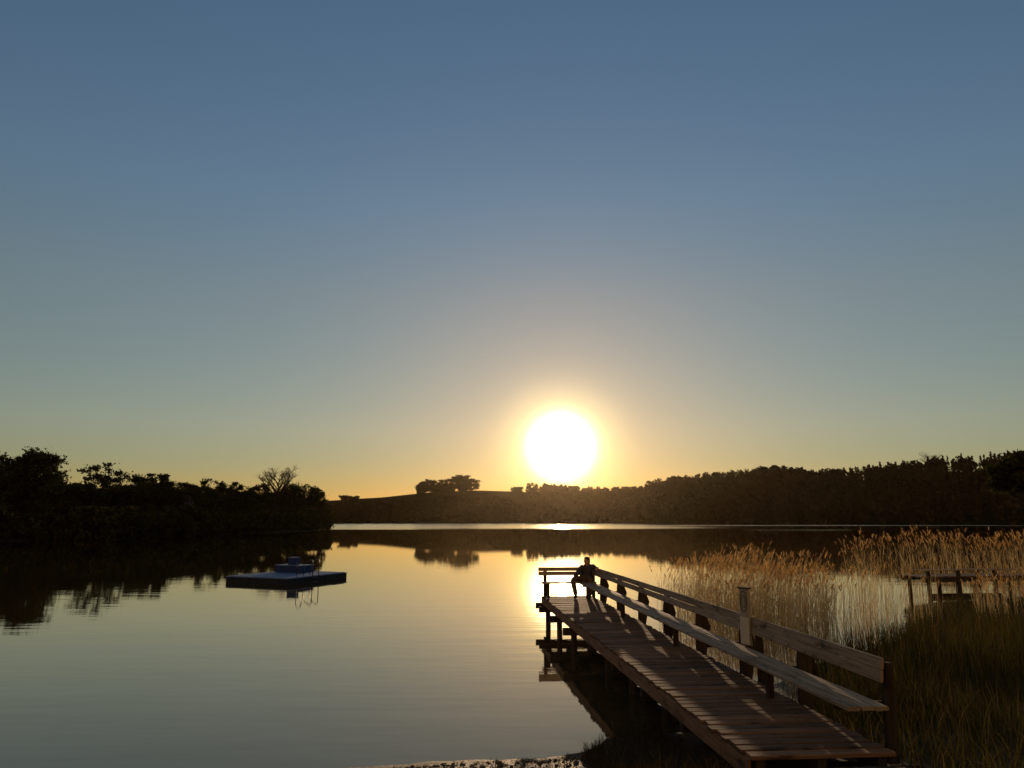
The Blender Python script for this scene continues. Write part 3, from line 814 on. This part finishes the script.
def fuse(name, meshes, voxel, mat, parent=None, smooth=True):
    bm = bmesh.new()
    for m_ in meshes: bm.from_mesh(m_)
    me = bpy.data.meshes.new('tmp'); bm.to_mesh(me); bm.free()
    o = bpy.data.objects.new('tmp', me); col.objects.link(o)
    rm = o.modifiers.new('r', 'REMESH'); rm.mode = 'VOXEL'; rm.voxel_size = voxel
    sm = o.modifiers.new('sm', 'SMOOTH'); sm.iterations = 3; sm.factor = .5
    dg = bpy.context.evaluated_depsgraph_get()
    out = bpy.data.meshes.new_from_object(o.evaluated_get(dg)); bpy.data.objects.remove(o)
    out.name = name
    out.polygons.foreach_set('use_smooth', [True]*len(out.polygons))
    return link(name, out, mat, parent)

def person():
    # local frame: origin at the seat under the hips, -Y towards the shore, +X along the lake to the right
    H = J(1.30, 15.95, 1.275)
    # joints
    pel = Vector((0, 0, .10)); wst = Vector((.02, .03, .23)); chs = Vector((.05, .05, .37)); nck = Vector((.06, .02, .485)); hdb = Vector((.05, .0, .55))
    head = Vector((.03, -.02, .63))
    shL = Vector((-.135, .03, .43)); shR = Vector((.23, .05, .45))
    elL = Vector((-.28, -.13, .24)); wrL = Vector((-.40, -.33, .145))
    elR = Vector((.345, .06, .34)); wrR = Vector((.33, -.18, .41))
    hpL = Vector((-.09, -.02, .09)); hpR = Vector((.09, -.02, .09))
    knL = Vector((-.44, -.38, .10)); anL = Vector((-.36, -.56, -.345)); knR = Vector((.10, -.46, .08)); anR = Vector((.06, -.52, -.345))
    V_ = [pel, wst, chs, nck, hdb, shL, elL, wrL, shR, elR, wrR, hpL, knL, anL, hpR, knR, anR]
    E_ = [(0, 1), (1, 2), (2, 3), (3, 4), (2, 5), (5, 6), (6, 7), (2, 8), (8, 9), (9, 10), (0, 11), (11, 12), (12, 13), (0, 14), (14, 15), (15, 16)]
    body_r = [(.12, .09), (.11, .075), (.11, .065), .055, .05, .055, .042, .028, .055, .042, .028, .075, .055, .035, .075, .055, .035]
    parts = [skin(V_, E_, body_r)]
    # head: turned to the left of the picture
    turn = Matrix.Rotation(R(-55), 4, 'Z')   # face direction -Y turned towards -X
    def hp(x, y, z): return head+(turn @ Vector((x, y, z)))
    parts.append(ball(head, (.074, .092, .108), turn))
    parts.append(ball(hp(0, -.035, -.055), (.052, .055, .055), turn))          # jaw
    parts.append(ball(hp(0, -.098, -.018), (.014, .022, .024), turn, 12))      # nose
    parts.append(ball(hp(0, -.088, -.058), (.026, .012, .010), turn, 12))      # lips
    for s in (-1, 1):
        parts.append(ball(hp(s*.076, .008, -.012), (.012, .022, .032), turn, 12))   # ears
        parts.append(ball(hp(s*.030, -.082, .018), (.022, .012, .010), turn, 12))   # brow
    # hands: palm, four fingers and a thumb, slightly curled
    def hand(wr, fwd, across, down):
        fwd = Vector(fwd).normalized(); down = Vector(down); down = (down-fwd*down.dot(fwd)).normalized(); across = fwd.cross(down)
        if across.dot(Vector((1, 0, 0))) < 0: pass
        out = [skin([wr, wr+fwd*.045, wr+fwd*.09], [(0, 1), (1, 2)], [(.028, .02), (.04, .018), (.04, .016)], 2)]
        for k, (o_, L) in enumerate(((-.03, .072), (-.010, .082), (.010, .078), (.03, .062))):
            b0 = wr+fwd*.075+across*o_
            out.append(skin([b0, b0+fwd*L*.45+down*.006, b0+fwd*L*.75+down*.026, b0+fwd*L*.9+down*.05], [(0, 1), (1, 2), (2, 3)], [.011, .010, .009, .008], 1))
        b0 = wr+fwd*.03-across*.03
        out.append(skin([b0, b0+fwd*.03-across*.03+down*.01, b0+fwd*.06-across*.035+down*.02], [(0, 1), (1, 2)], [.014, .012, .010], 1))
        return out
    parts += hand(wrL, knL-elL+Vector((0, -.1, -.02)), None, (0, 0, -1))
    parts += hand(wrR, Vector((-.25, -.75, -.15)), None, (0, -.1, -1))
    body = fuse('person', parts, .0075, M['skin'])
    body.location = H
    tag(body, 'person in a dark hooded jacket seated on the far corner bench of the jetty', 'person')
    # eyes
    # jacket: torso, sleeves, collar and hood fold
    jp = [skin([pel+Vector((0, 0, -.03)), wst, chs, nck+Vector((0, .01, -.04))], [(0, 1), (1, 2), (2, 3)], [(.20, .155), (.185, .15), (.20, .15), (.10, .09)])]
    for sh, el, wr in ((shL, elL, wrL), (shR, elR, wrR)):
        jp.append(skin([chs.lerp(sh, .55)+Vector((0, 0, .03)), sh, sh.lerp(el, .5), el, wr.lerp(el, .12)], [(0, 1), (1, 2), (2, 3), (3, 4)], [.10, .095, .08, .075, .055]))
    jp.append(ball(nck+Vector((0, .055, -.01)), (.125, .085, .075)))
    jp.append(ball(nck+Vector((0, .0, -.03)), (.085, .085, .05)))
    jp.append(ball(chs+Vector((0, -.01, .045)), (.20, .125, .095)))
    fuse('jacket', jp, .011, M['jacket'], body)
    tv = [pel+Vector((0, 0, .0)), hpL, knL, anL+Vector((0, 0, -.025)), hpR, knR, anR+Vector((0, 0, -.025))]
    fuse('trousers', [skin(tv, [(0, 1), (1, 2), (2, 3), (0, 4), (4, 5), (5, 6)], [(.17, .13), .115, .09, .07, .115, .09, .07])], .011, M['trousers'], body)
    for an, dr in ((anL, Vector((-.35, -1, 0))), (anR, Vector((-.15, -1, 0)))):
        d_ = dr.normalized(); zb = DZ-1.275
        pts = [Vector((an.x, an.y, zb+.05))-d_*.05, Vector((an.x, an.y, zb+.055))+d_*.04, Vector((an.x, an.y, zb+.043))+d_*.13, Vector((an.x, an.y, zb+.036))+d_*.19]
        m1 = skin(pts+[an+Vector((0, 0, .01))], [(0, 1), (1, 2), (2, 3), (1, 4)], [.05, .052, .046, .034, .05], 2, 1)
        fuse('shoe', [m1], .009, M['shoe'], body)
    hr = [ball(head+turn @ Vector((0, .022, .022)), (.086, .092, .104), turn), ball(head+turn @ Vector((0, .055, -.03)), (.072, .058, .09), turn), ball(head+turn @ Vector((0, -.02, .08)), (.066, .075, .04), turn)]
    fuse('hair', hr, .010, M['hair'], body)
    for s in (-1, 1):
        m_ = ball(hp(s*.030, -.084, .002), (.009, .007, .005), turn, 10); link('eye', m_, M['hair'], body)
person()

# ------------------------------------------------------------------ reeds and grasses
def ribbons(P0, D, L, wd, bend, segs, rg, droop=None):
    """tapered bent blades. P0 (n,3) foot, D (n,2) unit lean direction, L length, wd width, bend = horizontal reach fraction"""
    n = len(P0); ss = np.linspace(0, 1, segs+1)
    side_a = rg.random(n)*np.pi
    sd = np.stack([np.cos(side_a), np.sin(side_a), np.zeros(n)], -1)
    rows = []
    for s in ss:
        hor = bend*L*s**2; ver = L*(s-(0.5*bend**2)*s**2)
        if droop is not None: ver = ver-droop*L*s**3
        c = P0+np.concatenate([D*hor[:, None], ver[:, None]], 1)
        wk = wd*(1-s**1.6*.92)
        rows.append(np.stack([c-sd*wk[:, None]/2, c+sd*wk[:, None]/2], 1))
    V = np.stack(rows, 1).reshape(-1, 3)    # n,segs+1,2
    base = np.arange(n)*(segs+1)*2
    Q = []
    for k in range(segs):
        Q.append(np.stack([base+2*k, base+2*k+1, base+2*k+3, base+2*k+2], -1))
    return V, np.concatenate(Q), np.tile(np.arange(n), segs)

def inside(px, py, poly):
    r_ = np.zeros(px.shape, bool); n = len(poly)
    for i in range(n):
        x0, y0 = poly[i]; x1, y1 = poly[(i+1) % n]
        c = ((y0 > py) != (y1 > py)) & (px < (x1-x0)*(py-y0)/(y1-y0+1e-12)+x0)
        r_ ^= c
    return r_
def scatter(poly, n, rg, clump=0.0, sc=1.0):
    P = np.array(poly); out = []
    c = 0
    while c < n:
        x = rg.uniform(P[:, 0].min(), P[:, 0].max(), n*2); y_ = rg.uniform(P[:, 1].min(), P[:, 1].max(), n*2)
        k = inside(x, y_, poly)
        if clump: k &= rg.random(n*2) < (1-clump)+clump*np.clip((vnoise(x*sc, y_*sc, 9)-.3)*2.2, 0, 1)
        out.append(np.stack([x[k], y_[k]], -1)); c += k.sum()
    return np.concatenate(out)[:n]

def reed_bed(name, poly, n, hmin, hmax, rg, label, plume=1.0, leaves=3, stem_w=.011, hmap=None, leaf_mat_='reed', wind=(.8, -.3)):
    P = scatter(poly, n, rg, .55, .7)
    z0 = bank_z(P[:, 0], P[:, 1]); z0 = np.where(z0 < 0, np.maximum(z0, -.4), z0)
    P0 = np.concatenate([P, z0[:, None]], 1)
    hv = hmin+(hmax-hmin)*rg.random(n)**.8
    hv *= (.8+.4*vnoise(P[:, 0]*.6, P[:, 1]*.6, 21))*np.interp(P[:, 0], [5, 8.5], [.82, 1])
    L = hv-np.minimum(z0, 0)
    wv = np.array(wind); D = rg.normal(size=(n, 2))*.8+wv; D /= np.linalg.norm(D, axis=1)[:, None]
    bend = np.abs(rg.normal(.10, .08, n))+.02
    Vs, Qs, Rs = [], [], []; off = 0
    tint = np.clip(rg.normal(.5, .22, n), 0, 1)
    V, Q, idx = ribbons(P0, D, L, np.full(n, stem_w), bend, 3, rg)
    Vs.append(V); Qs.append(Q+off); off += len(V); Rs.append(tint[idx])
    for k in range(leaves):
        s = rg.uniform(.15, .8, n)
        c = P0+np.concatenate([D*(bend*L*s**2)[:, None], (L*s)[:, None]], 1)
        D2 = rg.normal(size=(n, 2))+wv*.7; D2 /= np.linalg.norm(D2, axis=1)[:, None]
        V, Q, idx = ribbons(c, D2, L*rg.uniform(.16, .30, n), np.full(n, stem_w*1.3), rg.uniform(.35, .9, n), 3, rg, droop=rg.uniform(0, .5, n))
        Vs.append(V); Qs.append(Q+off); off += len(V); Rs.append(np.clip(tint[idx]+.1*rg.normal(size=len(idx)), 0, 1))
    tag(np_mesh(name, np.concatenate(Vs), [np.concatenate(Qs)], np.concatenate(Rs), M[leaf_mat_]), label, 'reeds', kind='stuff')
    if plume:
        k = rg.random(n) < plume; m = k.sum()
        tipp = P0[k]+np.concatenate([D[k]*(bend[k]*L[k])[:, None], (L[k]*(1-.5*bend[k]**2))[:, None]], 1)
        Vs, Qs, Rs = [], [], []; off = 0
        S = rg.uniform(.16, .30, m)
        for b_ in range(13):
            f_ = rg.random(m)
            c = tipp+np.concatenate([D[k]*(.35*S*f_)[:, None], (S*(f_*.75-.35))[:, None]], 1)
            D2 = rg.normal(size=(m, 2))*.8+D[k]*.9; D2 /= np.linalg.norm(D2, axis=1)[:, None]
            V, Q, idx = ribbons(c, D2, S*(.75-.45*f_), np.full(m, .017), rg.uniform(.3, .8, m), 2, rg, droop=rg.uniform(0, .35, m))
            Vs.append(V); Qs.append(Q+off); off += len(V); Rs.append(np.clip(tint[k][idx]+.15*rg.normal(size=len(idx)), 0, 1))
        tag(np_mesh(name+'_plumes', np.concatenate(Vs), [np.concatenate(Qs)], np.concatenate(Rs), M['plume']), label.replace('stems', 'feathery plumes'), 'reed plumes', kind='stuff')

rg = np.random.default_rng(77)
reed_bed('lake_reeds', [(5.3, 29.5), (4.9, 24), (5.2, 20.5), (6.8, 19.2), (8.2, 20.2), (9.6, 24), (10.2, 28), (9.5, 31.5), (6.8, 31)], 2150, 1.35, 2.0, rg,
         'dry straw coloured reed stems standing in the shallow water behind the bench', plume=.35, leaves=2, stem_w=.010)
reed_bed('sparse_reeds', [(8.2, 20.0), (9.6, 24), (10.2, 28), (9.5, 31.5), (13.6, 31), (14.6, 28), (13.0, 24), (11, 21.5)], 420, 1.2, 1.75, rg,
         'thin scattered reed stems in the bright water between the bench and the small jetty', plume=.15, leaves=1, stem_w=.009)
reed_bed('bank_reeds', [(14.2, 31.0), (15.0, 33.2), (17, 34.4), (22, 35.4), (28, 36.5), (33, 41), (28, 41), (21, 38.5), (15.5, 35.0), (13.6, 32.5)], 900, 1.75, 2.45, rg,
         'tall golden reed stems crowding round the small jetty', plume=.85, wind=(-.5, -.2))
reed_bed('front_reeds', [(13.5, 23.2), (15, 26), (18, 30.5), (24, 32.2), (28, 33), (24, 29), (19, 25), (15, 22.5)], 620, .6, 1.35, rg,
         'loose golden reed stems on the bank in front of the small jetty', plume=.6, wind=(-.5, -.2))

def blades(name, poly, n, hmin, hmax, wd, rg, label, cat, mat, bend=(.25, .2), clump=.5, sc=.8, segs=3):
    P = scatter(poly, n, rg, clump, sc); z0 = bank_z(P[:, 0], P[:, 1])-.02
    P0 = np.concatenate([P, z0[:, None]], 1)
    L = (hmin+(hmax-hmin)*rg.random(n))*np.interp(P[:, 1], [11, 17, 24, 30], [1, .95, .6, .35])*(.6+.8*vnoise(P[:, 0]*.9, P[:, 1]*.9, 4))
    D = rg.normal(size=(n, 2)); D /= np.linalg.norm(D, axis=1)[:, None]
    V, Q, idx = ribbons(P0, D, L, np.full(n, wd)*(.7+.6*rg.random(n)), np.clip(rg.normal(*bend, n), .02, .95), segs, rg, droop=rg.uniform(0, .25, n))
    patch = vnoise(P[:, 0]*.5, P[:, 1]*.5, 31)*.5
    tint = np.clip(rg.random(n)*.65+patch*.9-.1, 0, 1)
    tag(np_mesh(name, V, [Q], tint[idx], M[mat]), label, cat, kind='stuff')
blades('young_green_reeds', [(4.5, 13.5), (6.2, 16.6), (8.7, 19.4), (10.8, 21.8), (13, 26.2), (15.4, 29.8), (20, 31.8), (25, 33), (27, 28), (16, 17.5), (11, 14.5), (7, 12.0), (4.6, 11.5)], 19000, .5, 1.05, .013, rg, 'green young reed shoots massed on the bank behind the bench', 'reeds', 'sedge', (.18, .12))
blades('bank_grass', [(4.05, 6.0), (4.1, 11.2), (4.6, 13.2), (7, 12.5), (11, 15), (17, 18), (19, 12), (12, 5), (5, 4)], 26000, .25, .8, .010, rg, 'dark rough grass on the bank right of the jetty', 'grass', 'sedge', (.4, .2))
blades('shore_grass', [(1.1, 11.6), (1.6, 12.3), (2.2, 12.4), (2.3, 10), (2.25, 7.4), (1.2, 8.2), (.9, 10.9)], 3400, .08, .32, .009, rg, 'low dry brown grass on the shore left of the jetty foot', 'grass', 'brush', (.5, .25), .7, 1.6)
blades('shore_litter', [(-3.5, 9.9), (-1, 10.8), (.5, 11.0), (1.2, 11.5), (2.2, 12.2), (2.2, 7.5), (-3, 7.5)], 8000, .03, .13, .013, rg, 'dry leaf and reed litter washed up along the shore', 'litter', 'litter', (.9, .1), .4, 2.0)
blades('water_weed', [(.5, 12.7), (1.2, 12.9), (1.3, 13.8), (.7, 13.5)], 50, .05, .25, .008, rg, 'few thin weed stems poking out of the water beside the shore', 'water plants', 'sedge', (.8, .2), .6, 3.0)
# pebbles at the waterline
def pebbles():
    rg_ = np.random.default_rng(4); mbv, mbf, off = [], [], 0
    ico = bmesh.new(); bmesh.ops.create_icosphere(ico, subdivisions=1, radius=1); iv = np.array([v.co[:] for v in ico.verts]); jf = np.array([[v.index for v in f_.verts] for f_ in ico.faces]); ico.free()
    P = scatter([(-3.2, 10.0), (-1.1, 10.75), (.4, 10.95), (1.1, 11.35), (1.6, 11.9), (1.6, 11.2), (.6, 10.4), (-1, 10.1), (-3, 9.4)], 260, rg_)
    for x, y_ in P:
        s = rg_.uniform(.008, .04); v = iv*np.array([s, s*rg_.uniform(.6, 1), s*.5])*(1+.2*rg_.normal(size=(len(iv), 1)))
        mbv.append(v+np.array([x, y_, gz(bank_z, x, y_)+s*.2])); mbf.append(jf+off); off += len(iv)
    F_ = np.concatenate(mbf)
    tag(np_mesh('shore_pebbles', np.concatenate(mbv), [F_], np.full(len(F_), .5), M['stone']), 'small pebbles scattered along the wet shore edge', 'pebbles', kind='stuff')
pebbles()

# ------------------------------------------------------------------ haze
HAZE = 0.000011
if HAZE:
    mb = MB(); mb.slab([(-1300, -80), (1300, -80), (1300, 1180), (-1300, 1180)], -3.5, 84)
    hz, t, p = new_mat('haze'); t.n.remove(p)
    pv = t.add('ShaderNodeVolumePrincipled'); pv.inputs['Density'].default_value = HAZE
    pv.inputs['Color'].default_value = (1.0, .80, .52, 1); pv.inputs['Anisotropy'].default_value = .895
    out = [n for n in t.n if n.type == 'OUTPUT_MATERIAL'][0]; t.l.new(pv.outputs[0], out.inputs['Volume'])
    tag(mb.build('haze', hz), 'thin evening haze over the lake', 'haze', kind='stuff')

# ------------------------------------------------------------------ render settings
scene.render.engine = 'CYCLES'
vs = scene.view_settings
vs.view_transform = 'Standard'; vs.look = 'None'; vs.exposure = 0.0; vs.gamma = 1.0; vs.use_curve_mapping = False
cy = scene.cycles
cy.max_bounces = 8; cy.transparent_max_bounces = 8; cy.volume_bounces = 0
cy.use_denoising = True
cy.sample_clamp_indirect = 6.0
